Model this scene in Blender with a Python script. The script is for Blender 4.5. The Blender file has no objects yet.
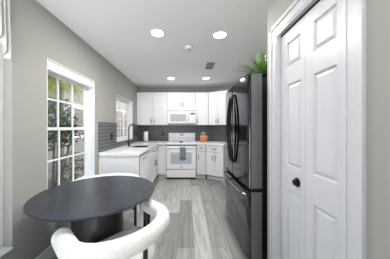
import bpy, bmesh, math, random
from mathutils import Vector, Matrix
PI = math.pi
rnd = random.Random(7)
S = bpy.context.scene
C = S.collection

# ---------------------------------------------------------------- camera, sky, sun, exposure
cam_d = bpy.data.cameras.new('camera')
cam_d.sensor_width = 36.0; cam_d.lens = 16.0
cam_d.shift_x = 8.0 / 390; cam_d.shift_y = -2.0 / 390
cam_d.clip_start = 0.02
cam = bpy.data.objects.new('camera', cam_d); C.objects.link(cam)
cam.location = (0, 0, 1.30); cam.rotation_euler = (PI / 2, 0, 0)
S.camera = cam
S.view_settings.view_transform = 'Standard'; S.view_settings.look = 'None'
S.view_settings.gamma = 1.0; S.view_settings.use_curve_mapping = False
S.view_settings.exposure = 0.6
LAMP_W = 16.5          # watts of one recessed lamp
W = bpy.data.worlds.new('sky'); S.world = W; W.use_nodes = True
wn = W.node_tree; wn.nodes.clear()
wo = wn.nodes.new('ShaderNodeOutputWorld'); wb = wn.nodes.new('ShaderNodeBackground')
tc = wn.nodes.new('ShaderNodeTexCoord'); sx = wn.nodes.new('ShaderNodeSeparateXYZ')
cr = wn.nodes.new('ShaderNodeValToRGB')
mr = wn.nodes.new('ShaderNodeMath'); mr.operation = 'MULTIPLY_ADD'; mr.inputs[1].default_value = .5; mr.inputs[2].default_value = .5
ce = cr.color_ramp.elements
ce[0].position = .0; ce[0].color = (5.4, 5.4, 5.4, 1)        # added glow below the horizon, out of view, brightens the ceiling
ce[1].position = 1.0; ce[1].color = (.22, .36, .60, 1)
for pos, col in ((.485, (5.4, 5.4, 5.4, 1)), (.51, (.50, .60, .72, 1)), (.72, (.30, .44, .62, 1))):
    e_ = ce.new(pos); e_.color = col
wn.links.new(tc.outputs['Generated'], sx.inputs[0]); wn.links.new(sx.outputs['Z'], mr.inputs[0]); wn.links.new(mr.outputs[0], cr.inputs[0])
wn.links.new(cr.outputs[0], wb.inputs[0]); wb.inputs[1].default_value = 1.05
wn.links.new(wb.outputs[0], wo.inputs[0])
sun_d = bpy.data.lights.new('sun', 'SUN'); sun_d.energy = 1.8; sun_d.angle = math.radians(3); sun_d.color = (1, .95, .86)
sun = bpy.data.objects.new('sun', sun_d); C.objects.link(sun)
sun.rotation_euler = Vector((-.66, -.12, -.74)).to_track_quat('-Z', 'Y').to_euler()

# ---------------------------------------------------------------- materials
def new_mat(name):
    m = bpy.data.materials.new(name); m.use_nodes = True
    nt = m.node_tree; b = nt.nodes['Principled BSDF']
    return m, nt, b
def lin(c):
    return tuple((x / 12.92 if x <= .04045 else ((x + .055) / 1.055) ** 2.4) for x in c) + (1,)
def h8(s): return lin(tuple(int(s[i:i + 2], 16) / 255 for i in (0, 2, 4)))
def mat(name, col, rough=.5, metal=0, spec=.5, noise=0.0, nscale=20, bump=0.0, bscale=200, stretch=None, sheen=0, coat=0):
    m, nt, b = new_mat(name)
    c = h8(col)
    b.inputs['Base Color'].default_value = c; b.inputs['Roughness'].default_value = rough
    b.inputs['Metallic'].default_value = metal; b.inputs['Specular IOR Level'].default_value = spec
    if sheen: b.inputs['Sheen Weight'].default_value = sheen
    if coat: b.inputs['Coat Weight'].default_value = coat
    t = nt.nodes.new('ShaderNodeTexCoord'); src = t.outputs['Object']
    if stretch:
        mp = nt.nodes.new('ShaderNodeMapping'); mp.inputs['Scale'].default_value = stretch
        nt.links.new(src, mp.inputs[0]); src = mp.outputs[0]
    n = nt.nodes.new('ShaderNodeTexNoise'); n.inputs['Scale'].default_value = nscale; n.inputs['Detail'].default_value = 5
    nt.links.new(src, n.inputs['Vector'])
    r = nt.nodes.new('ShaderNodeValToRGB')
    k = max(noise, .015)
    r.color_ramp.elements[0].position = .3; r.color_ramp.elements[1].position = .7
    r.color_ramp.elements[0].color = tuple(x * (1 - k) for x in c[:3]) + (1,)
    r.color_ramp.elements[1].color = tuple(min(1, x * (1 + k)) for x in c[:3]) + (1,)
    nt.links.new(n.outputs['Fac'], r.inputs[0]); nt.links.new(r.outputs[0], b.inputs['Base Color'])
    if bump:
        n2 = nt.nodes.new('ShaderNodeTexNoise'); n2.inputs['Scale'].default_value = bscale; n2.inputs['Detail'].default_value = 3
        nt.links.new(src, n2.inputs['Vector'])
        bp = nt.nodes.new('ShaderNodeBump'); bp.inputs['Strength'].default_value = bump; bp.inputs['Distance'].default_value = .01
        nt.links.new(n2.outputs['Fac'], bp.inputs['Height']); nt.links.new(bp.outputs[0], b.inputs['Normal'])
    return m
def emis(name, col, strength):
    m, nt, b = new_mat(name)
    b.inputs['Base Color'].default_value = (1, 1, 1, 1)
    b.inputs['Emission Color'].default_value = col; b.inputs['Emission Strength'].default_value = strength
    return m
def glass_mat():
    m, nt, b = new_mat('window_glass')
    nt.nodes.remove(b); out = nt.nodes['Material Output']
    tr = nt.nodes.new('ShaderNodeBsdfTransparent'); tr.inputs[0].default_value = (.93, .95, .94, 1)
    gl = nt.nodes.new('ShaderNodeBsdfGlossy'); gl.inputs['Roughness'].default_value = .02
    lw = nt.nodes.new('ShaderNodeLayerWeight'); lw.inputs[0].default_value = .5
    pw = nt.nodes.new('ShaderNodeMath'); pw.operation = 'POWER'; pw.inputs[1].default_value = 4
    fr = nt.nodes.new('ShaderNodeMath'); fr.operation = 'MULTIPLY_ADD'; fr.inputs[1].default_value = .5; fr.inputs[2].default_value = .03
    nt.links.new(lw.outputs['Facing'], pw.inputs[0]); nt.links.new(pw.outputs[0], fr.inputs[0])
    mx = nt.nodes.new('ShaderNodeMixShader')
    nt.links.new(fr.outputs[0], mx.inputs[0]); nt.links.new(tr.outputs[0], mx.inputs[1]); nt.links.new(gl.outputs[0], mx.inputs[2])
    nt.links.new(mx.outputs[0], out.inputs[0])
    return m
def floor_mat():
    m, nt, b = new_mat('grey_oak_planks')
    L = nt.links.new
    t = nt.nodes.new('ShaderNodeTexCoord')
    mp = nt.nodes.new('ShaderNodeMapping'); mp.inputs['Rotation'].default_value = (0, 0, PI / 2); mp.inputs['Location'].default_value = (0.2, .11, 0)
    L(t.outputs['Object'], mp.inputs[0])
    br = nt.nodes.new('ShaderNodeTexBrick')
    br.inputs['Scale'].default_value = 1; br.inputs['Brick Width'].default_value = 1.22; br.inputs['Row Height'].default_value = .19
    br.inputs['Mortar Size'].default_value = .0016; br.inputs['Mortar Smooth'].default_value = .3; br.offset = .37
    br.inputs['Color1'].default_value = (0, 0, 0, 1); br.inputs['Color2'].default_value = (1, 1, 1, 1); br.inputs['Mortar'].default_value = (.5, .5, .5, 1)
    L(mp.outputs[0], br.inputs['Vector'])
    ramp = nt.nodes.new('ShaderNodeValToRGB')
    e = ramp.color_ramp.elements
    e[0].color = h8('858482'); e[1].color = h8('bab8b4'); e[0].position = 0; e[1].position = 1
    x = ramp.color_ramp.elements.new(.5); x.color = h8('9f9d9a')
    L(br.outputs['Color'], ramp.inputs[0])
    # long streaks of grain, shifted per plank
    mp2 = nt.nodes.new('ShaderNodeMapping'); mp2.inputs['Scale'].default_value = (22, 1.6, 1)
    L(t.outputs['Object'], mp2.inputs[0])
    ad = nt.nodes.new('ShaderNodeVectorMath'); ad.operation = 'MULTIPLY_ADD'
    L(br.outputs['Color'], ad.inputs[0]); ad.inputs[1].default_value = (9, 9, 9); L(mp2.outputs[0], ad.inputs[2])
    n = nt.nodes.new('ShaderNodeTexNoise'); n.inputs['Scale'].default_value = 1.3; n.inputs['Detail'].default_value = 6; n.inputs['Distortion'].default_value = .6
    L(ad.outputs[0], n.inputs['Vector'])
    r2 = nt.nodes.new('ShaderNodeValToRGB')
    r2.color_ramp.elements[0].position = .34; r2.color_ramp.elements[1].position = .66
    r2.color_ramp.elements[0].color = (.70, .70, .70, 1); r2.color_ramp.elements[1].color = (1.10, 1.095, 1.085, 1)
    L(n.outputs['Fac'], r2.inputs[0])
    mx = nt.nodes.new('ShaderNodeMix'); mx.data_type = 'RGBA'; mx.blend_type = 'MULTIPLY'; mx.inputs[0].default_value = 1
    L(ramp.outputs[0], mx.inputs[6]); L(r2.outputs[0], mx.inputs[7])
    mx2 = nt.nodes.new('ShaderNodeMix'); mx2.data_type = 'RGBA'
    L(br.outputs['Fac'], mx2.inputs[0]); L(mx.outputs[2], mx2.inputs[6]); mx2.inputs[7].default_value = h8('5a5957')
    L(mx2.outputs[2], b.inputs['Base Color'])
    b.inputs['Roughness'].default_value = .42; b.inputs['Specular IOR Level'].default_value = .35
    bp = nt.nodes.new('ShaderNodeBump'); bp.inputs['Strength'].default_value = .15; bp.inputs['Distance'].default_value = .004
    L(n.outputs['Fac'], bp.inputs['Height']); L(bp.outputs[0], b.inputs['Normal'])
    return m
def hex_mat(horizontal, size=.066):
    """dark hexagon mosaic with pale grout; horizontal = 'X', 'Y' or a direction (c, s) along the wall"""
    m, nt, b = new_mat('hexagon_mosaic')
    L = nt.links.new
    t = nt.nodes.new('ShaderNodeTexCoord')
    sp = nt.nodes.new('ShaderNodeSeparateXYZ'); L(t.outputs['Object'], sp.inputs[0])
    def M(op, a, bb=None, c=None):
        n = nt.nodes.new('ShaderNodeMath'); n.operation = op
        for i, v in enumerate((a, bb, c)):
            if v is None: continue
            if isinstance(v, (int, float)): n.inputs[i].default_value = v
            else: L(v, n.inputs[i])
        return n.outputs[0]
    cx, cy = horizontal
    u = M('ADD', M('MULTIPLY', sp.outputs['X'], cx / size), M('MULTIPLY', sp.outputs['Y'], cy / size))
    v = M('MULTIPLY', sp.outputs['Z'], 1 / size)
    u = M('ADD', u, 400.0); v = M('ADD', v, 400.0)
    R3 = 1.7320508
    ax = M('SUBTRACT', M('MODULO', u, 1.0), .5); ay = M('SUBTRACT', M('MODULO', v, R3), R3 / 2)
    bx_ = M('SUBTRACT', M('MODULO', M('ADD', u, .5), 1.0), .5); by_ = M('SUBTRACT', M('MODULO', M('ADD', v, R3 / 2), R3), R3 / 2)
    da = M('ADD', M('MULTIPLY', ax, ax), M('MULTIPLY', ay, ay)); db = M('ADD', M('MULTIPLY', bx_, bx_), M('MULTIPLY', by_, by_))
    def hd(x, y):
        x = M('ABSOLUTE', x); y = M('ABSOLUTE', y)
        return M('MAXIMUM', M('ADD', M('MULTIPLY', x, .5), M('MULTIPLY', y, .8660254)), x)
    sel = M('LESS_THAN', da, db)
    d = M('ADD', M('MULTIPLY', hd(ax, ay), sel), M('MULTIPLY', hd(bx_, by_), M('SUBTRACT', 1.0, sel)))
    ramp = nt.nodes.new('ShaderNodeValToRGB'); ramp.color_ramp.elements[0].position = .425; ramp.color_ramp.elements[1].position = .445
    ramp.color_ramp.elements[0].color = (0, 0, 0, 1); ramp.color_ramp.elements[1].color = (1, 1, 1, 1)
    L(d, ramp.inputs[0])
    n = nt.nodes.new('ShaderNodeTexNoise'); n.inputs['Scale'].default_value = 14; L(t.outputs['Object'], n.inputs['Vector'])
    tile = nt.nodes.new('ShaderNodeMix'); tile.data_type = 'RGBA'; L(n.outputs['Fac'], tile.inputs[0])
    tile.inputs[6].default_value = h8('2b2c30'); tile.inputs[7].default_value = h8('424348')
    mx = nt.nodes.new('ShaderNodeMix'); mx.data_type = 'RGBA'; L(ramp.outputs[0], mx.inputs[0])
    L(tile.outputs[2], mx.inputs[6]); mx.inputs[7].default_value = h8('9c9c9f')
    L(mx.outputs[2], b.inputs['Base Color'])
    rr = M('MULTIPLY_ADD', ramp.outputs[0], .5, .3); L(rr, b.inputs['Roughness'])
    bp = nt.nodes.new('ShaderNodeBump'); bp.inputs['Strength'].default_value = .4; bp.inputs['Distance'].default_value = .003; bp.invert = True
    L(ramp.outputs[0], bp.inputs['Height']); L(bp.outputs[0], b.inputs['Normal'])
    return m
def wood_dark():
    m, nt, b = new_mat('black_stained_wood')
    L = nt.links.new
    t = nt.nodes.new('ShaderNodeTexCoord'); mp = nt.nodes.new('ShaderNodeMapping')
    mp.inputs['Scale'].default_value = (34, 3.2, 8); mp.inputs['Rotation'].default_value = (0, 0, .25)
    L(t.outputs['Object'], mp.inputs[0])
    n = nt.nodes.new('ShaderNodeTexNoise'); n.inputs['Scale'].default_value = 1.6; n.inputs['Detail'].default_value = 7; n.inputs['Distortion'].default_value = 1.2
    L(mp.outputs[0], n.inputs['Vector'])
    r = nt.nodes.new('ShaderNodeValToRGB'); r.color_ramp.elements[0].position = .38; r.color_ramp.elements[1].position = .68
    r.color_ramp.elements[0].color = h8('1f2025'); r.color_ramp.elements[1].color = h8('3d414c')
    L(n.outputs['Fac'], r.inputs[0]); L(r.outputs[0], b.inputs['Base Color'])
    b.inputs['Roughness'].default_value = .3; b.inputs['Specular IOR Level'].default_value = .6
    bp = nt.nodes.new('ShaderNodeBump'); bp.inputs['Strength'].default_value = .25; bp.inputs['Distance'].default_value = .003
    L(n.outputs['Fac'], bp.inputs['Height']); L(bp.outputs[0], b.inputs['Normal'])
    return m

M_wall = mat('greige_wall_paint', '9f9e98', .85, noise=.02, nscale=3, bump=.05, bscale=120)
M_ceil = mat('ceiling_paint', 'e8e8e9', .9, noise=.015, nscale=3, bump=.06, bscale=90)
M_trim = mat('white_trim_paint', 'ecedee', .32)
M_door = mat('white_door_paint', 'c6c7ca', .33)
M_cab = mat('white_cabinet_paint', 'e9eaec', .4)
M_app = mat('white_appliance_enamel', 'f2f3f4', .22)
M_quartz = mat('white_quartz', 'f6f6f5', .2, noise=.03, nscale=9)
M_floor = floor_mat()
M_glass = glass_mat()
M_black = mat('matte_black_metal', '17181a', .4)
M_pull = mat('dark_grey_metal_pull', '45474b', .35, metal=.6)
M_bronze = mat('oil_rubbed_bronze', '33261e', .3, metal=.8)
M_sink = mat('black_composite', '1d1e21', .45)
M_dark = mat('dark_gap', '101113', .7)
M_toe = mat('toe_kick_white', 'dcdddd', .5)
M_ss = mat('black_stainless', '505257', .08, metal=1, noise=.05, nscale=3, stretch=(1, 1, .1))
M_ssside = mat('grey_door_edge', '77787a', .35, metal=.4)
M_frblack = mat('fridge_cabinet_black', '0d0e10', .35)
M_hand = mat('dark_handle_steel', '26272b', .18, metal=.9)
M_silver = mat('brushed_steel_bar', '8c8e92', .25, metal=1)
M_oven = mat('oven_window_glass', 'c0cad3', .08, spec=.9)
M_micwin = mat('microwave_window_mesh', 'b4b4b1', .3)
M_hex_back = hex_mat((1, 0), .072); M_hex_left = hex_mat((0, 1))
M_wood = wood_dark()
M_ped = mat('black_pedestal_wood', '212226', .4, noise=.12, nscale=6, stretch=(8, 8, 1))
M_boucle = mat('white_boucle_fabric', 'e9e7e1', .95, noise=.05, nscale=70, bump=.45, bscale=110, sheen=.3)
M_towel = mat('grey_cotton_towel', '808185', .95, noise=.12, nscale=60, bump=.5, bscale=160)
M_curtain = mat('white_curtain_fabric', 'c6c5c1', .9, noise=.05, nscale=30, bump=.3, bscale=150)
M_orange = mat('orange_plastic', 'd07c3e', .35)
M_orange2 = mat('pale_orange_plastic', 'f0b285', .35)
M_lid = mat('taupe_lid', '8b857c', .5)
M_paper = mat('white_paper', 'f3f2ef', .95, bump=.3, bscale=90)
M_ventdark = mat('vent_shadow_grey', '55575a', .7)
M_ventslat = mat('vent_slat_grey', '8d8f92', .5)
M_smoke = mat('smoke_detector_plastic', 'dfe0e0', .5)
M_lamp = emis('lamp_diffuser', (1, .97, .92, 1), 7.0)
M_leaf = mat('grass_leaf_green', '5a8340', .5, noise=.35, nscale=25)
M_palm = mat('palm_frond_green', '98a046', .6, noise=.35, nscale=12)
M_shrub = mat('shrub_leaf_green', '4b6332', .6, noise=.4, nscale=8)
M_dry = mat('dry_leaf_brown', '7c6a45', .7, noise=.3, nscale=8)
M_bark = mat('grey_brown_bark', '6c5f52', .9, noise=.3, nscale=20)
M_stucco = mat('grey_stucco', '8c8985', .95, noise=.08, nscale=6, bump=.4, bscale=60)
M_brownwin = mat('brown_shutter', '6a5e55', .6)
M_ground = mat('garden_gravel', '9a9184', .95, noise=.25, nscale=30, bump=.5, bscale=60)
M_roof = mat('roof_tile_brown', '87796c', .8, noise=.2, nscale=14)
M_screen = mat('display_black', '16171a', .15)

# ---------------------------------------------------------------- mesh building
class MB:
    def __init__(s): s.bm = bmesh.new()
    def box(s, x0, x1, y0, y1, z0, z1, bev=0.0, seg=2):
        r = bmesh.ops.create_cube(s.bm, size=1.0)
        vs = r['verts']
        for v in vs:
            v.co = Vector(((x0 + x1) / 2 + v.co.x * (x1 - x0), (y0 + y1) / 2 + v.co.y * (y1 - y0), (z0 + z1) / 2 + v.co.z * (z1 - z0)))
        if bev > 0:
            es = {e for v in vs for e in v.link_edges}
            bmesh.ops.bevel(s.bm, geom=list(es), offset=bev, segments=seg, profile=.5, affect='EDGES')
        return s
    def panel(s, x0, x1, y0, y1, z0, z1, frame=.055, depth=.008, slope=.003):
        """shaker door: front face looks along -y"""
        bm = s.bm
        f = [bm.verts.new(p) for p in ((x0, y0, z0), (x1, y0, z0), (x1, y0, z1), (x0, y0, z1))]
        k = [bm.verts.new(p) for p in ((x0, y1, z0), (x1, y1, z0), (x1, y1, z1), (x0, y1, z1))]
        fr = bm.faces.new(f); bm.faces.new(k[::-1])
        for i in range(4):
            j = (i + 1) % 4
            bm.faces.new((f[j], f[i], k[i], k[j]))
        bmesh.ops.inset_individual(bm, faces=[fr], thickness=frame, depth=0)
        bmesh.ops.inset_individual(bm, faces=[fr], thickness=slope, depth=-depth)
        return s
    def cyl(s, c, r, h, axis='Z', n=24, r2=None, bev=0):
        ret = bmesh.ops.create_cone(s.bm, cap_ends=True, segments=n, radius1=r, radius2=r if r2 is None else r2, depth=h)
        R = {'Z': Matrix(), 'X': Matrix.Rotation(PI / 2, 4, 'Y'), 'Y': Matrix.Rotation(-PI / 2, 4, 'X')}[axis]
        for v in ret['verts']: v.co = (R @ v.co) + Vector(c)
        if bev:
            es = {e for v in ret['verts'] for e in v.link_edges if len(e.link_faces) == 2 and e.calc_face_angle(0) > .8}
            bmesh.ops.bevel(s.bm, geom=list(es), offset=bev, segments=2, affect='EDGES')
        return s
    def tube(s, pts, r, n=10, closed=False, cap=True, up=None):
        """r: number or list of (ra, rb)"""
        bm = s.bm; P = [Vector(p) for p in pts]; m = len(P); rings = []
        prev = None
        for i, p in enumerate(P):
            a = P[i - 1] if (i > 0 or closed) else P[i]; b = P[(i + 1) % m] if (i < m - 1 or closed) else P[i]
            d = (b - a).normalized()
            if up is not None: sd = d.cross(Vector(up)).normalized()
            else:
                ref = prev if prev is not None else (Vector((0, 0, 1)) if abs(d.z) < .9 else Vector((1, 0, 0)))
                sd = (ref - d * ref.dot(d)).normalized(); prev = sd
            u2 = sd.cross(d).normalized()
            rr = r[i] if isinstance(r, (list, tuple)) else r
            ra, rb = rr if isinstance(rr, (list, tuple)) else (rr, rr)
            rings.append([bm.verts.new(p + sd * math.cos(2 * PI * k / n) * ra + u2 * math.sin(2 * PI * k / n) * rb) for k in range(n)])
        for i in range(m - (0 if closed else 1)):
            A = rings[i]; B = rings[(i + 1) % m]
            for k in range(n): bm.faces.new((A[k], A[(k + 1) % n], B[(k + 1) % n], B[k]))
        if cap and not closed:
            bm.faces.new(rings[0][::-1]); bm.faces.new(rings[-1])
        return s
    def lathe(s, prof, c=(0, 0, 0), n=40, sx=1, sy=1):
        bm = s.bm; rings = []
        for r, z in prof:
            if r < 1e-6: rings.append([bm.verts.new((c[0], c[1], c[2] + z))])
            else: rings.append([bm.verts.new((c[0] + sx * r * math.cos(2 * PI * k / n), c[1] + sy * r * math.sin(2 * PI * k / n), c[2] + z)) for k in range(n)])
        for A, B in zip(rings, rings[1:]):
            for k in range(n):
                j = (k + 1) % n
                if len(A) == 1 and len(B) == 1: continue
                if len(A) == 1: bm.faces.new((A[0], B[j], B[k]))
                elif len(B) == 1: bm.faces.new((A[k], A[j], B[0]))
                else: bm.faces.new((A[k], A[j], B[j], B[k]))
        return s
    def prism(s, poly, z0, z1, bev=0):
        bm = s.bm
        a = [bm.verts.new((x, y, z0)) for x, y in poly]; b = [bm.verts.new((x, y, z1)) for x, y in poly]
        fs = [bm.faces.new(a[::-1]), bm.faces.new(b)]
        m = len(poly)
        for i in range(m): fs.append(bm.faces.new((a[i], a[(i + 1) % m], b[(i + 1) % m], b[i])))
        if bev:
            es = {e for f in fs for e in f.edges}
            bmesh.ops.bevel(bm, geom=list(es), offset=bev, segments=2, affect='EDGES')
        return s
    def sheet(s, grid):
        bm = s.bm
        V = [[bm.verts.new(p) for p in row] for row in grid]
        for i in range(len(V) - 1):
            for j in range(len(V[0]) - 1): bm.faces.new((V[i][j], V[i][j + 1], V[i + 1][j + 1], V[i + 1][j]))
        return s
    def build(s, name, m, parent=None, smooth=None, local=True):
        bmesh.ops.recalc_face_normals(s.bm, faces=s.bm.faces)
        if not local and parent is not None:
            Mx = Matrix()
            p = parent
            while p is not None:
                Mx = Matrix.LocRotScale(p.location, p.rotation_euler, p.scale) @ Mx; p = p.parent
            s.bm.transform(Mx.inverted())
        me = bpy.data.meshes.new(name); s.bm.to_mesh(me); s.bm.free()
        me.materials.append(m)
        if smooth is not None:
            try: me.shade_smooth()
            except Exception: pass
            try: me.set_sharp_from_angle(angle=math.radians(smooth))
            except Exception: pass
        o = bpy.data.objects.new(name, me); C.objects.link(o)
        if parent is not None: o.parent = parent
        return o
def solid(o, t, off=0):
    md = o.modifiers.new('thickness', 'SOLIDIFY'); md.thickness = t; md.offset = off
def subsurf(o, n=1):
    md = o.modifiers.new('smooth', 'SUBSURF'); md.levels = n; md.render_levels = n
def tag(o, label, cat, group=None):
    o['label'] = label; o['category'] = cat
    if group: o['group'] = group
    return o
def struct(o, label=None):
    o['kind'] = 'structure'
    if label: o['label'] = label
    return o
def thing(name, label, cat, loc=(0, 0, 0), rz=0, group=None):
    o = bpy.data.objects.new(name, None); C.objects.link(o); o.empty_display_size = .1
    o.location = loc; o.rotation_euler = (0, 0, rz)
    return tag(o, label, cat, group)
def copy_tree(o, parent=None):
    c = o.copy(); C.objects.link(c)
    if parent is not None: c.parent = parent
    for ch in list(o.children): copy_tree(ch, c)
    return c

# ---------------------------------------------------------------- room shell
H = 2.445
XL, XR, YB, YR = -1.36, 1.27, 5.0, -.5
XC, YC = .70, 1.51                       # closet wall plane, its kitchen corner
A0 = Vector((.67, 5.0)); A1 = Vector((1.27, 4.60)); AD = (A1 - A0).normalized(); AN = Vector((AD.y, -AD.x))   # angled wall
AN = Vector((-abs(AN.x), -abs(AN.y)))
ATH = math.atan2(AD.y, AD.x)

struct(MB().box(XL - .16, 2.6, YR, YB + .15, -.06, 0).build('floor', M_floor))
struct(MB().box(XL - .16, 2.6, YR, YB + .15, H, H + .1).build('ceiling', M_ceil))
def wall_holes(name, plane_x0, plane_x1, y0, y1, z0, z1, holes, m, label=None):
    """wall in the y-z plane, with rectangular holes (ya, yb, za, zb)"""
    ys = sorted({y0, y1, *[h[0] for h in holes], *[h[1] for h in holes]})
    b = MB()
    for a, c in zip(ys, ys[1:]):
        mid = (a + c) / 2
        hs = sorted([h for h in holes if h[0] < mid < h[1]], key=lambda h: h[2])
        z = z0
        for h in hs:
            if h[2] > z + 1e-4: b.box(plane_x0, plane_x1, a, c, z, h[2])
            z = h[3]
        if z < z1 - 1e-4: b.box(plane_x0, plane_x1, a, c, z, z1)
    bmesh.ops.remove_doubles(b.bm, verts=b.bm.verts, dist=1e-4)
    return struct(b.build(name, m), label)
WIN1 = (1.685, 2.555, .53, 1.98); WIN2 = (3.33, 4.33, 1.02, 1.945); WIN3 = (.15, 1.35, .36, 2.15)
wall_holes('wall_left', XL - .16, XL, YR, YB + .15, 0, H, [WIN1, WIN2, WIN3], M_wall)
struct(MB().box(XL, A0.x + .09, YB, YB + .15, 0, H).build('wall_back', M_wall))
struct(MB().prism([(A0.x, A0.y), (A1.x + .1, A1.y - .0667), (A1.x + .2, A1.y + .1), (A0.x + .09, A0.y + .13)], 0, H).build('wall_angled', M_wall))
struct(MB().box(XR, XR + .12, YC, A1.y + .02, 0, H).build('wall_right', M_wall))
DO = (.769, 1.344, 0.0, 2.015)
wall_holes('wall_closet', XC, XC + .1, -.5, YC, 0, H, [DO], M_wall)
struct(MB().box(XC + .1, XR + .12, YC - .1, YC, 0, H).build('wall_closet_return', M_wall))
struct(MB().box(XR, XR + .12, -.5, YC - .1, 0, H).build('wall_closet_back', M_wall))
struct(MB().box(XC + .1, XR, -.5, -.4, 0, H).build('wall_closet_side', M_wall))
struct(MB().box(-.1, 1.39, -.62, -.501, 0, H).build('light_block_rear', M_wall))  # unseen slab added to keep rear daylight off the closet wall

# baseboards
struct(MB().box(XL + .0005, XL + .015, YR, 2.655, 0, .13, .004).build('baseboard_left', M_trim))
struct(MB().box(XC - .014, XC - .0005, 1.44, YC - .001, 0, .13, .004).build('baseboard_closet', M_trim))
struct(MB().box(XC - .014, XC - .0005, -.5, .683, 0, .13, .004).build('baseboard_closet_near', M_trim))

# closet door casing, jamb and bifold door
cb = MB()
for (ya, yb) in ((1.344, 1.437), (.676, .769)):
    far = ya > 1
    cb.box(XC - .010, XC - .0005, ya, yb, 0, 2.108)
    o1, o2 = (yb - .03, yb) if far else (ya, ya + .03)
    cb.box(XC - .018, XC - .0095, o1, o2, 0, 2.108, .003)
    i1, i2 = (ya + .004, ya + .02) if far else (yb - .02, yb - .004)
    cb.box(XC - .014, XC - .0095, i1, i2, 0, 2.03, .002)
cb.box(XC - .010, XC - .0005, .769, 1.344, 2.015, 2.108)
cb.box(XC - .018, XC - .0095, .676, 1.437, 2.078, 2.108, .003)
cb.box(XC - .014, XC - .0095, .76, 1.353, 2.019, 2.035, .002)
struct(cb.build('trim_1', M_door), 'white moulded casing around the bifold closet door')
jb = MB()
jb.box(XC - .009, XC + .0995, 1.334, 1.3435, 0, 2.005); jb.box(XC - .009, XC + .0995, .7695, .779, 0, 2.005); jb.box(XC - .009, XC + .0995, .7695, 1.3435, 2.005, 2.0148)
struct(jb.build('trim_2', M_door), 'white jamb lining the closet door opening')
door = bpy.data.objects.new('door_1', None); C.objects.link(door); door.location = (XC + .02, .78, 0); struct(door, 'white six panel bifold closet door with bronze knob')
def leaf(y0, y1, py0, py1, zs, ztop):
    """door leaf facing -x, moulded raised panels"""
    b = MB(); bm = b.bm
    x0, x1 = XC + .020, XC + .055
    ys = [y0, py0, py1, y1]; zz = [.015]
    for a, c in zs: zz += [a, c]
    zz.append(ztop)
    V = [[bm.verts.new((x0, y, z)) for z in zz] for y in ys]
    pan = []
    for i in range(3):
        for j in range(len(zz) - 1):
            f = bm.faces.new((V[i][j], V[i][j + 1], V[i + 1][j + 1], V[i + 1][j]))
            if i == 1 and j % 2 == 1: pan.append(f)
    bk = [[bm.verts.new((x1, y, z)) for z in (zz[0], zz[-1])] for y in (y0, y1)]
    bm.faces.new((bk[0][0], bk[1][0], bk[1][1], bk[0][1]))
    bm.faces.new([V[0][j] for j in range(len(zz))][::-1] + [bk[0][0], bk[0][1]])
    bm.faces.new([V[3][j] for j in range(len(zz))] + [bk[1][1], bk[1][0]])
    bm.faces.new([V[i][0] for i in range(4)] + [bk[1][0], bk[0][0]])
    bm.faces.new([V[i][-1] for i in range(4)][::-1] + [bk[0][1], bk[1][1]])
    bmesh.ops.recalc_face_normals(bm, faces=bm.faces)
    bmesh.ops.inset_individual(bm, faces=pan, thickness=.008, depth=-.012)
    bmesh.ops.inset_individual(bm, faces=pan, thickness=.004, depth=0)
    bmesh.ops.inset_individual(bm, faces=pan, thickness=.028, depth=.010)
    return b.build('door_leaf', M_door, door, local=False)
PZ = [(.22, .862), (1.03, 1.607), (1.733, 1.905)]
leaf(1.0585, 1.3325, 1.098, 1.25, PZ, 1.985)
leaf(.7805, 1.0555, .833, .99, PZ, 1.985)
kb = MB().lathe([(0, 0), (.029, 0), (.030, .004), (.026, .007), (.012, .009), (.011, .012), (.017, .016), (.020, .020), (.018, .024), (.008, .026), (0, .026)], n=28)
kb.bm.transform(Matrix.Translation((XC + .020, 1.13, .942)) @ Matrix.Rotation(-PI / 2, 4, 'Y'))
kn = kb.build('knob', M_bronze, door, smooth=40, local=False); kn['label'] = 'round bronze knob'
MB().box(XC + .022, XC + .05, .7805, 1.3325, 1.988, 2.004).build('top_track', M_dark, door, local=False)

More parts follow.
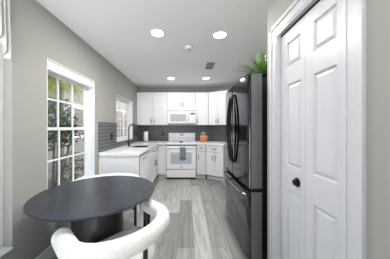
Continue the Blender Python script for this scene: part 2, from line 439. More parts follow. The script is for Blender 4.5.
# ---------------------------------------------------------------- windows
def window(name, win, cols, rows_, depth, label, mid=None, jamb=.03):
    y0, y1, z0, z1 = win
    root = bpy.data.objects.new(name, None); C.objects.link(root); root.location = (XL - depth, y0, z0); struct(root, label)
    x1 = XL - depth; x0 = x1 - .045
    f = MB()
    f.box(x0, x1, y0 + .001, y0 + .035, z0 + .001, z1 - .001); f.box(x0, x1, y1 - .025, y1 - .001, z0 + .001, z1 - .001)
    f.box(x0, x1, y0 + .035, y1 - .025, z0 + .001, z0 + .04); f.box(x0, x1, y0 + .035, y1 - .035, z1 - .035, z1 - .001)
    f.build('window_frame', M_trim, root, local=False)
    ya, yb, za, zb = y0 + .035, y1 - .025, z0 + .04, z1 - .035
    mz = mid if mid else (za + zb) / 2
    for (sa, sb, dx) in ((mz - .018, zb, .004), (za, mz + .018, .016)):
        s = MB()
        xa, xb = x0 + dx, x0 + dx + .022
        s.box(xa, xb, ya, ya + .03, sa, sb); s.box(xa, xb, yb - .024, yb, sa, sb)
        s.box(xa, xb, ya + .03, yb - .03, sa, sa + .036); s.box(xa, xb, ya + .03, yb - .03, sb - .032, sb)
        so = s.build('sash', M_trim, root, local=False)
        g = MB(); nc, nr = cols, rows_
        for k in range(1, nc):
            yy = ya + .03 + (yb - ya - .06) * k / nc; g.box(xa + .003, xb - .003, yy - .008, yy + .008, sa + .03, sb - .03)
        for k in range(1, nr):
            zz = sa + .034 + (sb - sa - .066) * k / nr; g.box(xa + .004, xb - .004, ya + .03, yb - .03, zz - .008, zz + .008)
        g.build('muntin_grid', M_trim, so, local=False)
        MB().box(xa + .009, xa + .012, ya + .025, yb - .025, sa + .03, sb - .03).build('glass_pane', M_glass, so, local=False)
    j = MB()
    j.box(x1, XL - .001, y0 + .0005, y0 + .008, z0 + .008, z1 - .001); j.box(x1, XL - .001, y1 - .008, y1 - .0005, z0 + .008, z1 - .001)
    j.box(x1, XL - .001, y0 + .008, y1 - .008, z1 - .009, z1 - .0008)
    j.build('jamb_liner', M_trim, root, local=False)
    MB().box(x1, XL + .012, y0 + .0005, y1 - .0005, z0 + .0005, z0 + .008).build('window_sill', M_trim, root, local=False)
    return root
window('window_1', WIN1, 3, 2, .10, 'white double hung window with grids beside the dining table', 1.285)
window('window_2', WIN2, 2, 2, .10, 'white gridded window over the kitchen sink')
# large window at the far left of the picture: grey drywall returns, white frame
w3 = bpy.data.objects.new('window_3', None); C.objects.link(w3); w3.location = (XL - .07, WIN3[0], WIN3[2]); struct(w3, 'white framed window at the left edge of the photo')
y0, y1, z0, z1 = WIN3
f = MB(); x0, x1 = XL - .13, XL - .07
f.box(x0, x1, y0 + .001, y0 + .07, z0 + .001, z1 - .001); f.box(x0, x1, y1 - .07, y1 - .001, z0 + .001, z1 - .001)
f.box(x0, x1, y0 + .07, y1 - .07, z0 + .001, z0 + .07); f.box(x0, x1, y0 + .07, y1 - .07, z1 - .07, z1 - .001)
f.box(x0 + .01, x1 - .01, (y0 + y1) / 2 - .025, (y0 + y1) / 2 + .025, z0 + .07, z1 - .07)
f.build('window_frame', M_trim, w3, local=False)
MB().box(x0 + .02, x0 + .024, y0 + .06, y1 - .06, z0 + .06, z1 - .06).build('glass_pane', M_glass, w3, local=False)
MB().box(XL - .07, XL + .012, y0 + .0005, y1 - .0005, z0 + .0005, z0 + .012).build('window_sill', M_trim, w3, local=False)

# blind cassette at the head of window 1
M_blind = mat('grey_white_blind_fabric', 'd9dadb', .6)
bl = thing('roller_blind', 'white roller blind cassette at the top of the dining window', 'blind', (XL - .05, 2.12, 1.87))
MB().box(XL - .085, XL - .005, WIN1[0] + .012, WIN1[1] - .012, 1.872, 1.968, .012, 3).build('cassette', M_blind, bl, local=False)
MB().box(XL - .088, XL - .072, WIN1[0] + .02, WIN1[1] - .02, 1.845, 1.871, .004).build('bottom_bar', M_blind, bl, local=False)

# curtain jabot at far left
cu = thing('swag_curtain', 'white swag curtain with pleated tail hanging at the left edge', 'curtain', (XL + .05, 1.1, 1.8))
grid = []
NP = 200
for i in range(NP + 1):
    u = i / NP
    y = 1.285 - u * .75
    zbot = 1.80 + (.0 if u < .02 else (u - .02) * 2.4) if u < .21 else 2.26 - .10 * math.sin((u - .21) / .79 * PI)
    row = []
    for k in range(25):
        w = k / 24
        z = 2.34 - (2.34 - zbot) * w
        x = XL + .04 + .022 * math.sin(u * 150 + w * .8) * (.4 + .6 * w)
        row.append((x, y + (.018 * w if u < .1 else 0) - .02 * w, z))
    grid.append(row)
o = MB().sheet(grid).build('fabric', M_curtain, cu, smooth=80, local=False); solid(o, .003)
MB().tube([(XL + .04, 1.32, 2.35), (XL + .04, .2, 2.35)], .012, 12).build('curtain_rod', M_trim, cu, smooth=40, local=False)
for yy in (1.30, .25):
    MB().box(XL + .0005, XL + .03, yy - .01, yy + .01, 2.335, 2.365).build('bracket', M_trim, cu, local=False)

# ---------------------------------------------------------------- backsplash (structure)
bs = MB()
ysb = [2.66, WIN2[0], WIN2[1], YB - .0005]
bs.box(XL + .0005, XL + .009, 2.66, WIN2[0], .917, 1.385); bs.box(XL + .0005, XL + .009, WIN2[0], WIN2[1], .917, 1.017); bs.box(XL + .0005, XL + .009, WIN2[1], YB - .0005, .917, 1.385)
struct(bs.build('backsplash_left', M_hex_left), 'dark hexagon mosaic backsplash on the window wall')
struct(MB().box(XL + .010, A0.x - .002, YB - .009, YB - .0005, .917, 1.44).build('backsplash_back', M_hex_back), 'dark hexagon mosaic backsplash behind the range')
p0 = A0 + AN * .0005; p1 = A0 + AN * .009; q0 = A1 + AN * .0005 - AD * .002; q1 = A1 + AN * .009 - AD * .008
struct(MB().prism([p1 + AD * .003, q1, q0, p0 + AD * .003], .917, 1.366).build('backsplash_angled', hex_mat((AD.x, AD.y), .072)), 'dark hexagon mosaic backsplash on the angled wall')

# ---------------------------------------------------------------- cabinets
def pull(parent, x, y, z, length=.12, vertical=True):
    b = MB()
    yb = y - .03
    if vertical:
        b.box(x - .006, x + .006, yb - .005, yb + .005, z - length / 2, z + length / 2, .002)
        for s in (-1, 1): b.box(x - .005, x + .005, yb, y, z + s * length * .36 - .005, z + s * length * .36 + .005)
    else:
        b.box(x - length / 2, x + length / 2, yb - .005, yb + .005, z - .006, z + .006, .002)
        for s in (-1, 1): b.box(x + s * length * .36 - .005, x + s * length * .36 + .005, yb, y, z - .005, z + .005)
    return b.build('handle', M_pull, parent, local=True)
def knob(parent, x, y, z):
    b = MB().lathe([(0, 0), (.006, 0), (.006, .012), (.016, .016), (.018, .022), (.013, .028), (0, .029)], n=20)
    b.bm.transform(Matrix.Translation((x, y, z)) @ Matrix.Rotation(PI / 2, 4, 'X'))
    return b.build('knob', M_pull, parent, smooth=40)
# local frame: front at y = 0 looking to -y, doors in front of it by .02, width along +x
def base_cab(name, label, loc, rz, w, depth, doors=(), drawers=(), h=.868, group='white base cabinets', fill=None, hollow=False):
    t = thing(name, label, 'base cabinet', (loc[0], loc[1], 0), rz, group)
    if hollow:
        b = MB(); b.box(0, .018, .02, depth, .105, h); b.box(w - .018, w, .02, depth, .105, h); b.box(.018, w - .018, .02, depth, .105, .123)
        b.box(.018, w - .018, depth - .012, depth, .123, h); b.box(.018, w - .018, .02, .034, .123, h); b.build('cabinet_body', M_cab, t)
    else: MB().box(0, w, .02, depth, .105, h).build('cabinet_body', M_cab, t)
    MB().box(0, w, .075, depth, .0005, .105).build('toe_kick', M_toe, t)
    if fill: MB().box(fill[0], fill[1], .0, .0199, .11, h - .008).build('filler_panel', M_cab, t)
    for (a, b_, za, zb, hx, hz) in doors:
        d = MB().panel(a, b_, 0, .0195, za, zb).build('door', M_cab, t)
        if hx is not None: pull(d, hx, 0, hz, .13)
    for (a, b_, za, zb, kind) in drawers:
        d = MB().panel(a, b_, 0, .0195, za, zb, .032, .006).build('drawer', M_cab, t)
        if kind == 'knob': knob(d, (a + b_) / 2, 0, (za + zb) / 2)
        elif kind == 'bar': pull(d, (a + b_) / 2, 0, (za + zb) / 2, .13, False)
    return t
def wall_cab(name, label, loc, rz, w, depth, z0, z1, doors, group='white wall cabinets'):
    t = thing(name, label, 'wall cabinet', (loc[0], loc[1], z0), rz, group)
    MB().box(0, w, .02, depth, 0, z1 - z0).build('cabinet_body', M_cab, t)
    for (a, b_, hx, hz, hl) in doors:
        d = MB().panel(a, b_, 0, .0195, .003, z1 - z0 - .003).build('door', M_cab, t)
        pull(d, hx, 0, hz - z0, hl)
    return t
XF = -.74      # door face of the left run
# left run (faces +x; local x runs away from the camera)
ep = tag(MB().box(-1.355, XF, 2.66, 2.69, .0005, .868).build('end_panel', M_cab), 'white cabinet end panel facing the dining table', 'panel')
dw = thing('dishwasher', 'white built-in dishwasher in the left cabinet run', 'dishwasher', (XF, 2.695, 0), PI / 2)
MB().box(0, .64, .012, .58, .09, .862).build('body', M_dark, dw)  # near-black colour stands in for shade in the gaps around the door
MB().box(.06, .634, 0, .0118, .12, .735, .004).build('door', M_app, dw)
cp = MB().box(.06, .634, 0, .0118, .74, .836, .005).build('control_panel', M_app, dw)
MB().box(.2, .42, -.004, -.0002, .765, .79, .001).build('handle_lip', M_ventslat, cp)
MB().box(.40, .425, -.002, -.0002, .80, .815).build('badge', M_pull, cp)
MB().box(.01, .61, .06, .5, .0005, .089).build('kick_plate', M_toe, dw)
base_cab('base_cabinet', 'white sink base cabinet with two doors beside the dishwasher', (XF, 3.34), PI / 2, 1.045, .61,
         doors=[(.26, .645, .12, .69, .60, .50), (.65, 1.035, .12, .69, .695, .50)],
         drawers=[(.26, .645, .70, .858, 'knob'), (.65, 1.035, .70, .858, 'knob')], fill=(.002, .256), hollow=True)
# back run (faces -y)
YF = 4.38
base_cab('base_cabinet', 'narrow plain white corner cabinet left of the range', (XF + .005, YF + .015), 0, .203, .595, fill=(.002, .20))
base_cab('base_cabinet', 'narrow single door white base cabinet right of the range', (.240, YF), 0, .236, .61,
         doors=[(.006, .230, .12, .69, .045, .55)], drawers=[(.006, .230, .70, .858, 'knob')])
base_cab('base_cabinet', 'angled white two door base cabinet next to the refrigerator', (.478, YF), ATH, .46, .60,
         doors=[(.006, .226, .12, .69, .19, .55), (.231, .452, .12, .69, .268, .55)], drawers=[(.006, .452, .70, .858, 'bar')])
# wall cabinets
ZU0, ZU1 = 1.37, 2.25
YU = 4.67
wall_cab('wall_cabinet', 'tall white two door wall cabinet left of the microwave', (-1.315, YU), 0, .795, .325, ZU0, ZU1,
         [(.004, .395, .36, 1.475, .11), (.400, .791, .435, 1.475, .11)])
tr3 = struct(MB().box(-1.357, -1.317, YU + .015, YU + .035, ZU0, ZU1).build('trim_3', M_cab), 'white filler strip between wall and cabinet')
wall_cab('wall_cabinet', 'short white two door wall cabinet above the microwave', (-.517, YU), 0, .750, .325, 1.79, ZU1,
         [(.004, .373, .335, 1.915, .12), (.377, .746, .415, 1.915, .12)])
wall_cab('wall_cabinet', 'tall single door white wall cabinet right of the microwave', (.236, YU), 0, .334, .325, ZU0, ZU1,
         [(.004, .330, .035, 1.475, .11)])
wall_cab('wall_cabinet', 'angled white two door wall cabinet nearest the refrigerator', (.574, YU), ATH, .54, .32, ZU0, ZU1,
         [(.004, .267, .235, 1.475, .11), (.272, .536, .304, 1.475, .11)])

# ---------------------------------------------------------------- countertops, sink, faucet
SK = (-1.15, -.785, 3.368, 3.86)     # sink hole
ct = MB()
X0, X1 = XL + .010, -.725
ct.box(X0, X1, 2.645, SK[2], .870, .915); ct.box(X0, SK[0], SK[2], SK[3], .870, .915); ct.box(SK[1], X1, SK[2], SK[3], .870, .915)
ct.box(X0, X1, SK[3], 4.355, .870, .915); ct.box(X0, -.532, 4.355, YB - .010, .870, .915)
bmesh.ops.remove_doubles(ct.bm, verts=ct.bm.verts, dist=1e-4)
tag(ct.build('countertop', M_quartz), 'white L-shaped countertop with the sink, left of the range', 'countertop')
E0 = Vector((.470, 4.355)); E1 = E0 + AD * .49; E2 = E1 - AN * .64
poly = [(.238, 4.355), tuple(E0), tuple(E1), tuple(A0 + AD * ((E1 - A0).dot(AD)) + AN * .011), tuple(A0 + AN * .011 + AD * .002), (.238, YB - .010)]
tag(MB().prism(poly, .870, .915).build('countertop', M_quartz), 'white angled countertop between the range and the refrigerator', 'countertop')
sk = thing('sink', 'black undermount kitchen sink below the window', 'sink', (-.967, 3.614, .70))
b = MB()
a0, a1, b0, b1 = SK[0] + .001, SK[1] - .001, SK[2] + .001, SK[3] - .001
b.box(a0, a0 + .012, b0, b1, .70, .895); b.box(a1 - .012, a1, b0, b1, .70, .895); b.box(a0, a1, b0, b0 + .012, .70, .895); b.box(a0, a1, b1 - .012, b1, .70, .895)
b.box(a0, a1, b0, b1, .69, .702)
b.build('basin', M_sink, sk, local=False)
MB().lathe([(0, 0), (.04, 0), (.04, .004), (.03, .005), (.028, .001), (0, .001)], c=(-.967, 3.614, .7025), n=24).build('drain', M_pull, sk, smooth=40, local=False)
fc = thing('faucet', 'tall black gooseneck faucet behind the sink', 'faucet', (-1.19, 3.55, .9155))
MB().lathe([(0, 0), (.028, 0), (.028, .012), (.020, .018), (.018, .10), (.014, .105), (0, .105)], n=24).build('base', M_black, fc, smooth=40)
pts = [(0, 0, .10), (0, 0, .36)] + [(.058 - .058 * math.cos(a), 0, .37 + .075 * math.sin(a)) for a in [k * PI / 14 for k in range(1, 14)]] + [(.116, 0, .35), (.116, 0, .31)]
MB().tube(pts, .012, 12).build('spout', M_black, fc, smooth=50)
MB().tube([(.116, 0, .315), (.116, 0, .29), (.116, 0, .22), (.116, 0, .215)], [.013, .017, .019, .014], 14).build('spray_head', M_black, fc, smooth=40)
MB().tube([(.015, .0, .065), (.05, -.0, .068), (.10, -.01, .075)], [.009, .007, .006], 10).build('lever', M_black, fc, smooth=40)

# ---------------------------------------------------------------- range
rg = thing('range', 'white freestanding electric range with a towel on its door', 'range', (-.147, 4.33, 0))
w = .379
MB().box(-w, w, .045, .655, .03, .869).build('body', M_ventdark, rg)
ck = MB().box(-w, w, .0, .655, .872, .917, .006).build('cooktop', M_app, rg)
for (bx_, by_, br_) in ((-.19, .17, .095), (.19, .17, .075), (-.19, .44, .075), (.19, .44, .095)):
    MB().lathe([(br_ - .006, 0), (br_ - .006, .0012), (br_, .0012), (br_, 0)], c=(bx_, by_, .9172), n=40).build('burner_ring', M_ventslat, ck)
bg = MB().prism([(.56, 0), (.655, 0), (.655, .01), (.56, .01)], 0, .01)
bg.bm.clear()
bg = MB()
prof = [(.625, .918), (.655, .918), (.655, 1.146), (.605, 1.146), (.585, 1.128), (.590, 1.03), (.612, 1.018), (.625, .99)]
va = [bg.bm.verts.new((-w + .003, y, z)) for y, z in prof]; vb = [bg.bm.verts.new((w - .003, y, z)) for y, z in prof]
bg.bm.faces.new(va); bg.bm.faces.new(vb[::-1])
for i in range(len(prof)): bg.bm.faces.new((va[i], va[(i + 1) % len(prof)], vb[(i + 1) % len(prof)], vb[i]))
bgo = bg.build('backguard', M_app, rg)
MB().box(-.05, .05, .5805, .5865, 1.075, 1.105, .001).build('display', M_screen, bgo)
for kx in (-.30, -.225, .225, .30):
    k = MB().lathe([(0, 0), (.022, 0), (.02, .018), (.012, .022), (0, .022)], n=20)
    k.bm.transform(Matrix.Translation((kx, .587, 1.085)) @ Matrix.Rotation(PI / 2, 4, 'X')); k.build('control_knob', M_app, bgo, smooth=40)
od = MB().panel(-w + .011, w - .011, 0, .044, .264, .842, .1, .004, .006).build('oven_door', M_app, rg)
MB().box(-.262, .262, -.001, .006, .385, .68, .003).build('oven_window', M_oven, od)
MB().box(-.03, .03, -.002, .002, .31, .325).build('badge', M_ventslat, od)
hd = MB().tube([(-.33, -.045, .80), (.33, -.045, .80)], .012, 12)
for s in (-.31, .31): hd.tube([(s, -.045, .80), (s, .002, .80)], .010, 10)
hd.build('oven_handle', M_app, od, smooth=40)
MB().box(-w + .002, w - .002, .02, .0449, .848, .8705).build('vent_gap', M_ventdark, rg)
dr = MB().box(-w + .011, w - .011, .0, .044, .05, .244, .005).build('storage_drawer', M_app, rg)
MB().box(-w + .02, w - .02, .05, .6, .0005, .03).build('base', M_dark, rg)
# towel over the handle
tw = []
for i in range(9):
    x = -.213 + .137 * i / 8 + .026
    row = []
    for (yy, zz) in [(-.026, .63), (-.0265, .70), (-.028, .78), (-.032, .812), (-.045, .8145), (-.058, .812), (-.063, .79), (-.064, .72), (-.065, .64), (-.066, .57), (-.066, .52)]:
        row.append((x + .003 * math.sin(zz * 20 + i), 4.33 + yy - .003 * math.sin(i * 1.9) * (1 if yy < -.05 else 0), zz))
    tw.append(row)
to = tag(MB().sheet(tw).build('dish_towel', M_towel, smooth=60), 'grey dish towel draped over the oven door handle', 'towel'); solid(to, .003)
for v in to.data.vertices: v.co.x += .012
tag(MB().lathe([(0, 0), (.04, 0), (.052, .008), (.054, .030), (.048, .030), (.044, .012), (0, .010)], c=(-.147, 4.41, .918), n=24, sx=1, sy=.7).build('spoon_rest', M_screen, smooth=40), 'small black dish at the front centre of the cooktop', 'dish')

# microwave
mw = thing('microwave', 'white over-the-range microwave under the short cabinet', 'microwave', (-.142, 4.57, 1.368))
mwid = .372
MB().box(-mwid, mwid, .03, .42, 0, .415).build('body', M_app, mw)
MB().box(-mwid + .004, mwid - .004, .004, .0295, .001, .045).build('bottom_edge', M_ventslat, mw)
gr = MB().box(-mwid, mwid, 0, .0295, .355, .415, .004).build('vent_grille', M_app, mw)
for k in range(24):
    if k in (11, 12): continue
    xx = -.345 + k * .03
    MB().box(xx - .009, xx + .009, -.0015, .001, .375, .40).build('slot', M_ventslat, gr)
md = MB().box(-mwid, .185, 0, .0295, .047, .35, .005).build('door', M_app, mw)
MB().box(-.30, .125, -.003, .002, .09, .285, .004).build('door_window', M_micwin, md)
MB().tube([(.16, -.001, .06), (.16, -.03, .085), (.16, -.03, .28), (.16, -.001, .305)], .010, 10).build('handle', M_app, md, smooth=40)
cp = MB().box(.19, mwid, 0, .0295, .047, .35, .005).build('control_panel', M_app, mw)
MB().box(.225, .345, -.002, .002, .275, .315, .001).build('display', M_screen, cp)
for i in range(4):
    for j in range(3): MB().box(.225 + j * .042, .257 + j * .042, -.0015, .001, .065 + i * .05, .09 + i * .05).build('key', M_toe, cp)

# ---------------------------------------------------------------- refrigerator
fx, fy0, fy1 = .575, 1.60, 2.60
fr = thing('refrigerator', 'black stainless french door refrigerator beside the closet', 'refrigerator', (.93, 2.1, 0))
MB().box(.70, 1.255, fy0 + .02, fy1 - .02, .03, 1.775, .006).build('cabinet', M_frblack, fr, local=False)
def fdoor(ya, yb, za, zb, name):
    """bowed door front, rounded vertical edges"""
    n = 14; poly = []
    mid = (fy0 + fy1) / 2; hw = (fy1 - fy0) / 2
    def xf(y): return fx - .018 * (1 - ((y - mid) / hw) ** 2)
    rr = .014
    ys = [ya + rr + (yb - ya - 2 * rr) * k / n for k in range(n + 1)]
    poly.append((.692, ya)); poly.append((xf(ya) + rr, ya)); poly.append((xf(ya) + rr * .3, ya + rr * .3))
    poly += [(xf(y), y) for y in ys]
    poly.append((xf(yb) + rr * .3, yb - rr * .3)); poly.append((xf(yb) + rr, yb)); poly.append((.692, yb))
    return MB().prism(poly, za, zb).build(name, M_ss, fr, smooth=35, local=False)
d1 = fdoor(fy0, 2.096, .735, 1.80, 'door'); d2 = fdoor(2.104, fy1, .735, 1.80, 'door'); d3 = fdoor(fy0, fy1, .075, .705, 'freezer_drawer')
for dd, (za, zb) in ((d1, (.735, 1.80)), (d3, (.075, .705))):
    e = MB().box(fx + .018, .691, fy0 - .003, fy0 - .0002, za + .003, zb - .003).build('door_edge', M_ssside, dd, local=False)
for dd, yy in ((d1, 2.045), (d2, 2.155)):
    pts = []
    for k in range(21):
        u = k / 20; z = .90 + u * .78
        pts.append((fx - .018 - .012 - .042 * math.sin(PI * u) ** .7, yy, z))
    pts = [(fx - .012, yy, .895)] + pts + [(fx - .012, yy, 1.685)]
    MB().tube(pts, .014, 12).build('handle', M_hand, dd, smooth=50, local=False)
pts = []
for k in range(17):
    u = k / 16; pts.append((fx - .022 - .045 * math.sin(PI * u) ** .5, fy0 + .07 + (fy1 - fy0 - .14) * u, .655))
pts = [(fx - .005, fy0 + .065, .655)] + pts + [(fx - .005, fy1 - .065, .655)]
MB().tube(pts, .014, 12).build('handle', M_silver, d3, smooth=50, local=False)['label'] = 'brushed silver drawer bar'
MB().box(.60, .695, fy0 + .004, fy1 - .004, .708, .732).build('door_gap', M_frblack, fr, local=False)
for yy in (fy0 + .05, fy1 - .11): MB().box(.62, .78, yy, yy + .06, 1.8, 1.822, .005).build('hinge_cover', M_frblack, fr, local=False)
MB().box(.64, 1.2, fy0 + .03, fy1 - .03, .0005, .074).build('toe_grille', M_frblack, fr, local=False)

# plant on the refrigerator
pl = thing('potted_grass', 'green grass-like plant in a small black pot on the refrigerator', 'plant', (.79, 1.83, 1.776))
MB().lathe([(0, 0), (.055, 0), (.07, .075), (.066, .075), (.055, .06), (0, .06)], n=28).build('pot', M_frblack, pl, smooth=40)
fo = MB()
for k in range(170):
    a = rnd.uniform(0, 2 * PI); lean = rnd.uniform(.05, 1.0) ** .8; L_ = rnd.uniform(.19, .33)
    base = Vector((.04 * rnd.random() * math.cos(a), .04 * rnd.random() * math.sin(a), .062))
    P = []
    for i in range(7):
        u = i / 6
        r_ = L_ * (lean * .85 * u + .12 * lean * u * u); z_ = L_ * (u * (1.05 - .45 * lean) - .38 * lean * u * u)
        P.append(base + Vector((math.cos(a) * r_, math.sin(a) * r_, z_)))
    sd = Vector((-math.sin(a), math.cos(a), 0)); wd = rnd.uniform(.004, .0075)
    prev = None
    for i, p in enumerate(P):
        ww = wd * (1 - (i / 6) ** 2) + .0004
        cur = (fo.bm.verts.new(p - sd * ww), fo.bm.verts.new(p + Vector((0, 0, -.0015))), fo.bm.verts.new(p + sd * ww))
        if prev:
            fo.bm.faces.new((prev[0], prev[1], cur[1], cur[0])); fo.bm.faces.new((prev[1], prev[2], cur[2], cur[1]))
        prev = cur
for v in fo.bm.verts:      # blades stop at the wall behind them
    v.co.y = max(v.co.y, YC + .02 - 1.83)
fo.build('foliage', M_leaf, pl)

# ---------------------------------------------------------------- dining table
TX, TY, TR = -.77, 1.51, .48
tb = thing('dining_table', 'round black wood dining table on a drum pedestal', 'table', (TX, TY, 0))
MB().lathe([(0, .722), (TR - .05, .722), (TR - .012, .730), (TR - .003, .738), (TR, .744), (TR - .004, .75), (0, .75)], n=96).build('tabletop', M_wood, tb, smooth=30)
MB().lathe([(0, .0006), (.235, .0006), (.232, .006), (.19, .7215), (0, .7215)], n=64).build('pedestal', M_ped, tb, smooth=40)

# ---------------------------------------------------------------- chairs
def make_chair():
    t = thing('barrel_chair', '', 'chair', (0, 0, 0), 0, 'white barrel dining chairs')
    R_, FW, zc, EX = .306, .15, .629, .74
    pts = [(R_, FW + .0 - .045 * k, zc) for k in range(0, 4)]
    pts = [(R_, FW, zc), (R_, FW * .5, zc)] + [(R_ * math.cos(a), -R_ * EX * math.sin(a), zc) for a in [PI * k / 22 for k in range(23)]] + [(-R_, FW * .5, zc), (-R_, FW, zc)]
    # round the two arm ends
    n = len(pts); P = []; Rr = []
    ra, rb = .054, .058
    def endcap(x):
        out = []
        for k in range(6):
            u = math.sin(PI / 2 * k / 5.0 * .98); out.append((u, math.cos(PI / 2 * k / 5.0 * .98)))
        return out
    caps = endcap(0)
    for u, c in reversed(caps): P.append((R_, FW + .055 * u, zc)); Rr.append((ra * c + .001, rb * c + .001))
    for p in pts[1:-1]: P.append(p); Rr.append((ra, rb))
    for u, c in caps: P.append((-R_, FW + .055 * u, zc)); Rr.append((ra * c + .001, rb * c + .001))
    o = MB().tube(P, Rr, 18, up=(0, 0, 1)).build('backrest', M_boucle, t, smooth=70); subsurf(o, 1)
    # seat: rounded D shape
    s = MB(); poly = []
    rs = .265
    for k in range(25):
        a = PI * k / 24; poly.append((rs * math.copysign(abs(math.cos(a)) ** .8, math.cos(a)), -.212 * math.sin(a) ** .75))
    poly += [(-rs, .19), (-rs + .04, .235), (rs - .04, .235), (rs, .19)]
    rings = []
    for (sc, z) in ((.90, .345), (1.0, .375), (1.0, .425), (.97, .452), (.90, .462)):
        rings.append([s.bm.verts.new((x * sc, y * sc, z)) for x, y in poly])
    m = len(poly)
    for A, B in zip(rings, rings[1:]):
        for k in range(m): s.bm.faces.new((A[k], A[(k + 1) % m], B[(k + 1) % m], B[k]))
    s.bm.faces.new(rings[0][::-1]); s.bm.faces.new(rings[-1])
    s.build('seat', M_boucle, t, smooth=60)
    for (x, y) in ((.296, .115), (-.296, .115), (.296, .168), (-.296, .168), (.03, -.236)):
        ztop = zc - .035
        MB().tube([(x, y, .0006), (x, y, ztop)], .0145, 12).build('leg', M_black, t, smooth=40)
    # metal ring under the seat joining the legs
    fr_ = MB()
    fr_.tube([(.296, .14, .33), (.03, -.236, .33)], .009, 8); fr_.tube([(-.296, .14, .33), (.03, -.236, .33)], .009, 8)
    fr_.build('seat_frame', M_black, t, smooth=40)
    return t
ch = make_chair()
ch.location = (-.443, 1.178, 0); ch.rotation_euler = (0, 0, .826)
ch['label'] = 'white boucle barrel chair in the foreground, backing the camera'
c2 = copy_tree(ch)
c2.location = (-.93, 2.11, 0); c2.rotation_euler = (0, 0, math.atan2(-.97, .24) - PI / 2)
c2['label'] = 'white boucle barrel chair behind the table, beside the dining window'

# ---------------------------------------------------------------- small things on the counters and walls
pt = thing('paper_towel_holder', 'black holder carrying a white paper towel roll by the corner', 'paper towel holder', (-1.12, 4.72, .9155))
MB().lathe([(0, 0), (.075, 0), (.075, .008), (.07, .012), (0, .012)], n=32).build('base', M_black, pt, smooth=40)
MB().lathe([(0, .012), (.008, .012), (.008, .30), (.014, .305), (.014, .318), (0, .322)], n=16).build('rod', M_black, pt, smooth=40)
rl = tag(MB().lathe([(.02, 0), (.056, 0), (.058, .006), (.058, .254), (.056, .26), (.02, .26), (.02, 0)], c=(-1.12, 4.72, .9285), n=36).build('paper_towel_roll', M_paper, smooth=40), 'white paper towel roll standing on its black holder', 'paper towels')
oc = thing('canister', 'orange canister with a taupe lid on the right counter', 'canister', (.445, 4.74, .9155))
b = MB(); b.box(-.088, .088, -.06, .06, 0, .125, .018, 3); b.build('body', M_orange, oc, smooth=40)
MB().box(-.092, .092, -.064, .064, .1255, .158, .010, 2).build('rim', M_orange2, oc, smooth=40)['label'] = 'pale orange rim band'
MB().box(-.062, .062, -.048, .048, .1585, .262, .014, 2).build('lid', M_lid, oc, smooth=40)['label'] = 'taupe lid'
MB().tube([(.075, 0, .16), (.11, 0, .15), (.115, 0, .09), (.085, 0, .06)], .009, 10).build('side_handle', M_orange2, oc, smooth=50)
def outlet(label, loc, rz):
    t = thing('outlet', label, 'outlet', loc, rz, 'black wall outlets')
    MB().box(-.038, .038, -.007, -.0003, -.06, .06, .003).build('cover_plate', M_black, t)
    for s in (-1, 1): MB().box(-.017, .017, -.0095, -.0068, s * .027 - .016, s * .027 + .016, .002).build('receptacle', M_screen, t)
    return t
outlet('black outlet on the left backsplash near the dining window', (XL + .0092, 3.10, 1.135), PI / 2)
outlet('black outlet on the left backsplash past the sink window', (XL + .0092, 4.66, 1.12), PI / 2)
outlet('black outlet on the back wall left of the range', (-.70, YB - .0092, 1.12), 0)

# ---------------------------------------------------------------- ceiling fittings
def downlight(label, x, y, watts=LAMP_W):
    t = thing('recessed_light', label, 'ceiling light', (x, y, H), 0, 'recessed ceiling lights')
    MB().lathe([(.073, -.0005), (.092, -.0005), (.090, -.005), (.074, -.008), (.073, -.0005)], n=40).build('trim_ring', M_trim, t, smooth=40)
    MB().lathe([(0, -.004), (.072, -.004), (.072, -.0008), (0, -.0008)], n=40).build('diffuser', M_lamp, t)
    ld = bpy.data.lights.new('lamp', 'AREA'); ld.shape = 'DISK'; ld.size = .15; ld.energy = watts; ld.color = (1, .985, .97)
    lo = bpy.data.objects.new('lamp', ld); C.objects.link(lo); lo.parent = t; lo.location = (0, 0, -.012)
    return t
downlight('recessed ceiling light nearest the camera on the left', -.357, 2.10)
downlight('recessed ceiling light nearest the camera on the right', .405, 2.14)
downlight('recessed ceiling light at the back, left of the vent', -.372, 4.02, 3.6)
downlight('recessed ceiling light at the back, near the vent', .44, 4.02, 3.6)
downlight('added unseen fill light in the ceiling above the camera, left', -.36, .15, 3.0)  # this pair is added out of view to brighten the room
downlight('added unseen fill light in the ceiling above the camera, right', .30, .15, 3.0)
sd = thing('smoke_detector', 'small round white smoke detector between the ceiling lights', 'smoke detector', (.028, 2.47, H))
MB().lathe([(0, -.0005), (.058, -.0005), (.058, -.012), (.046, -.026), (.02, -.030), (0, -.030)], n=36).build('housing', M_smoke, sd, smooth=35)
MB().lathe([(0, -.0305), (.018, -.0305), (.016, -.036), (0, -.037)], n=20).build('sensor_cap', M_ventslat, sd, smooth=35)
av = thing('ceiling_vent', 'grey louvred air vent in the ceiling', 'vent', (.425, 3.22, H))
fm = MB(); vx, vy = .072, .17
fm.box(-vx, vx, -vy, -vy + .015, -.008, -.0005); fm.box(-vx, vx, vy - .015, vy, -.008, -.0005); fm.box(-vx, -vx + .012, -vy, vy, -.008, -.0005); fm.box(vx - .012, vx, -vy, vy, -.008, -.0005)
fm.box(-vx, vx, -.012, .012, -.008, -.0005)
fm.build('vent_frame', M_ventslat, av)
MB().box(-vx + .012, vx - .012, -vy + .015, vy - .015, -.003, -.0005).build('vent_back', M_ventdark, av)
sl = MB()
for k in range(6):
    xx = -.05 + k * .02
    sl.box(xx - .006, xx + .006, -vy + .016, -.0125, -.0075, -.0045); sl.box(xx - .006, xx + .006, .0125, vy - .016, -.0075, -.0045)
sl.build('louvres', M_ventslat, av)

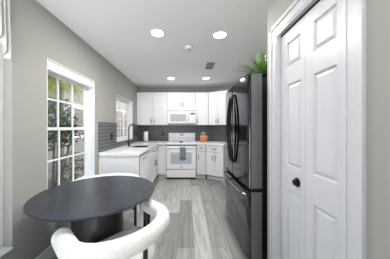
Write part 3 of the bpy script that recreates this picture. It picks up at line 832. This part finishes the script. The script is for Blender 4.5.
# ---------------------------------------------------------------- outside the windows
gd = struct(MB().box(-14, XL - .161, -4, 22, -.25, -.12).build('ground', M_ground), 'garden ground outside')
nh = thing('neighbour_house', 'grey stucco neighbouring house seen through the windows', 'house', (-4.6, 9, -.12))
MB().box(-7.5, -4.2, 5.9, 18, -.12, 2.95).build('wall', M_stucco, nh, local=False)
MB().box(-7.8, -3.9, 5.6, 18.3, 2.95, 3.1).build('roof', M_roof, nh, local=False)
wf = MB().box(-4.2, -4.15, 6.3, 7.2, .9, 2.1).build('window', M_trim, nh, local=False)
MB().box(-4.149, -4.14, 6.38, 7.12, .98, 2.02).build('pane', M_brownwin, wf, local=False)
wf2 = MB().box(-4.2, -4.15, 9.6, 13.0, .3, 2.4).build('window', M_trim, nh, local=False)
for ya_, yb_ in ((9.68, 11.25), (11.35, 12.92)): MB().box(-4.149, -4.14, ya_, yb_, .38, 2.32).build('pane', M_brownwin, wf2, local=False)
fe = thing('garden_wall', 'low grey stucco garden wall beyond the shrub', 'wall', (-4.3, 2, -.12))
MB().box(-4.4, -4.22, -3, 5.89, -.12, 1.65).build('masonry', M_stucco, fe, local=False)
MB().box(-4.45, -4.17, -3, 5.89, 1.651, 1.72).build('coping', M_stucco, fe, local=False)
def leaves(b, c, rx, ry, rz_, n, size):
    for _ in range(n):
        while True:
            p = Vector((rnd.uniform(-1, 1), rnd.uniform(-1, 1), rnd.uniform(-1, 1)))
            if p.length < 1: break
        p = Vector((p.x * rx, p.y * ry, p.z * rz_)) + Vector(c)
        d = Vector((rnd.uniform(-1, 1), rnd.uniform(-1, 1), rnd.uniform(-.6, .8))).normalized()
        s_ = d.cross(Vector((rnd.uniform(-1, 1), rnd.uniform(-1, 1), rnd.uniform(-1, 1)))).normalized()
        L_ = size * rnd.uniform(.6, 1.3)
        v = [b.bm.verts.new(p), b.bm.verts.new(p + d * L_ * .5 + s_ * L_ * .22), b.bm.verts.new(p + d * L_), b.bm.verts.new(p + d * L_ * .5 - s_ * L_ * .22)]
        b.bm.faces.new(v)
sh = thing('shrub', 'leafy green shrub with thin trunks outside the dining window', 'shrub', (-2.35, 3.0, -.12))
b = MB(); leaves(b, (-2.45, 3.2, 1.35), .40, .36, .5, 1000, .085); leaves(b, (-2.35, 3.55, 1.25), .25, .25, .35, 160, .08); b.build('foliage', M_shrub, sh, local=False)
b = MB()
for (dx, dy) in ((0, 0), (.12, .1), (-.1, .14)):
    b.tube([(-2.35 + dx * .3, 3.0 + dy * .3, -.12), (-2.35 + dx, 3.05 + dy, .6), (-2.43 + dx * 2, 3.18 + dy * 2, 1.4)], [.022, .017, .008], 8)
b.build('trunk', M_bark, sh, smooth=50, local=False)
s2 = thing('dry_shrub', 'low brownish shrub at the bottom of the dining window', 'shrub', (-2.5, 3.75, -.12))
b = MB(); leaves(b, (-2.5, 3.75, .35), .35, .4, .42, 420, .08); b.build('foliage', M_dry, s2, local=False)
MB().tube([(-2.5, 3.75, -.12), (-2.5, 3.75, .3)], [.02, .01], 8).build('stem', M_bark, s2, local=False)
pm = thing('palm_tree', 'yellow-green palm tree behind the shrub outside the dining window', 'palm tree', (-3.5, 4.765, -.12))
MB().tube([(-3.5, 4.765, -.12), (-3.48, 4.745, 1.2), (-3.5, 4.765, 2.6)], [.08, .06, .05], 12).build('trunk', M_bark, pm, smooth=50, local=False)
for k in range(9):
    a = k * 2 * PI / 9 + rnd.uniform(-.15, .15); el = rnd.uniform(.1, .8)
    b = MB(); P = []
    for i in range(9):
        u = i / 8; r_ = .8 * u; z_ = .75 * el * u - .95 * u * u * (1.1 - el * .5) + .1
        P.append(Vector((-3.5 + math.cos(a) * r_, 4.765 + math.sin(a) * r_, 2.62 + z_)))
    b.tube(P, [.012 - .001 * i for i in range(9)], 5)
    sdv = Vector((-math.sin(a), math.cos(a), 0))
    for i in range(1, 36):
        u = i / 36 * 8; j = int(u); p = P[j].lerp(P[min(j + 1, 8)], u - j)
        dr_ = (P[min(j + 1, 8)] - P[j]).normalized()
        for s in (-1, 1):
            L_ = .34 * math.sin(PI * (i / 36) ** .7) + .05
            tip = p + sdv * s * L_ * .8 + dr_ * L_ * .45 - Vector((0, 0, L_ * .45))
            q = dr_ * .014
            b.bm.faces.new([b.bm.verts.new(p - q), b.bm.verts.new(p + q), b.bm.verts.new(tip)])
    b.build('frond', M_palm, pm, local=False)
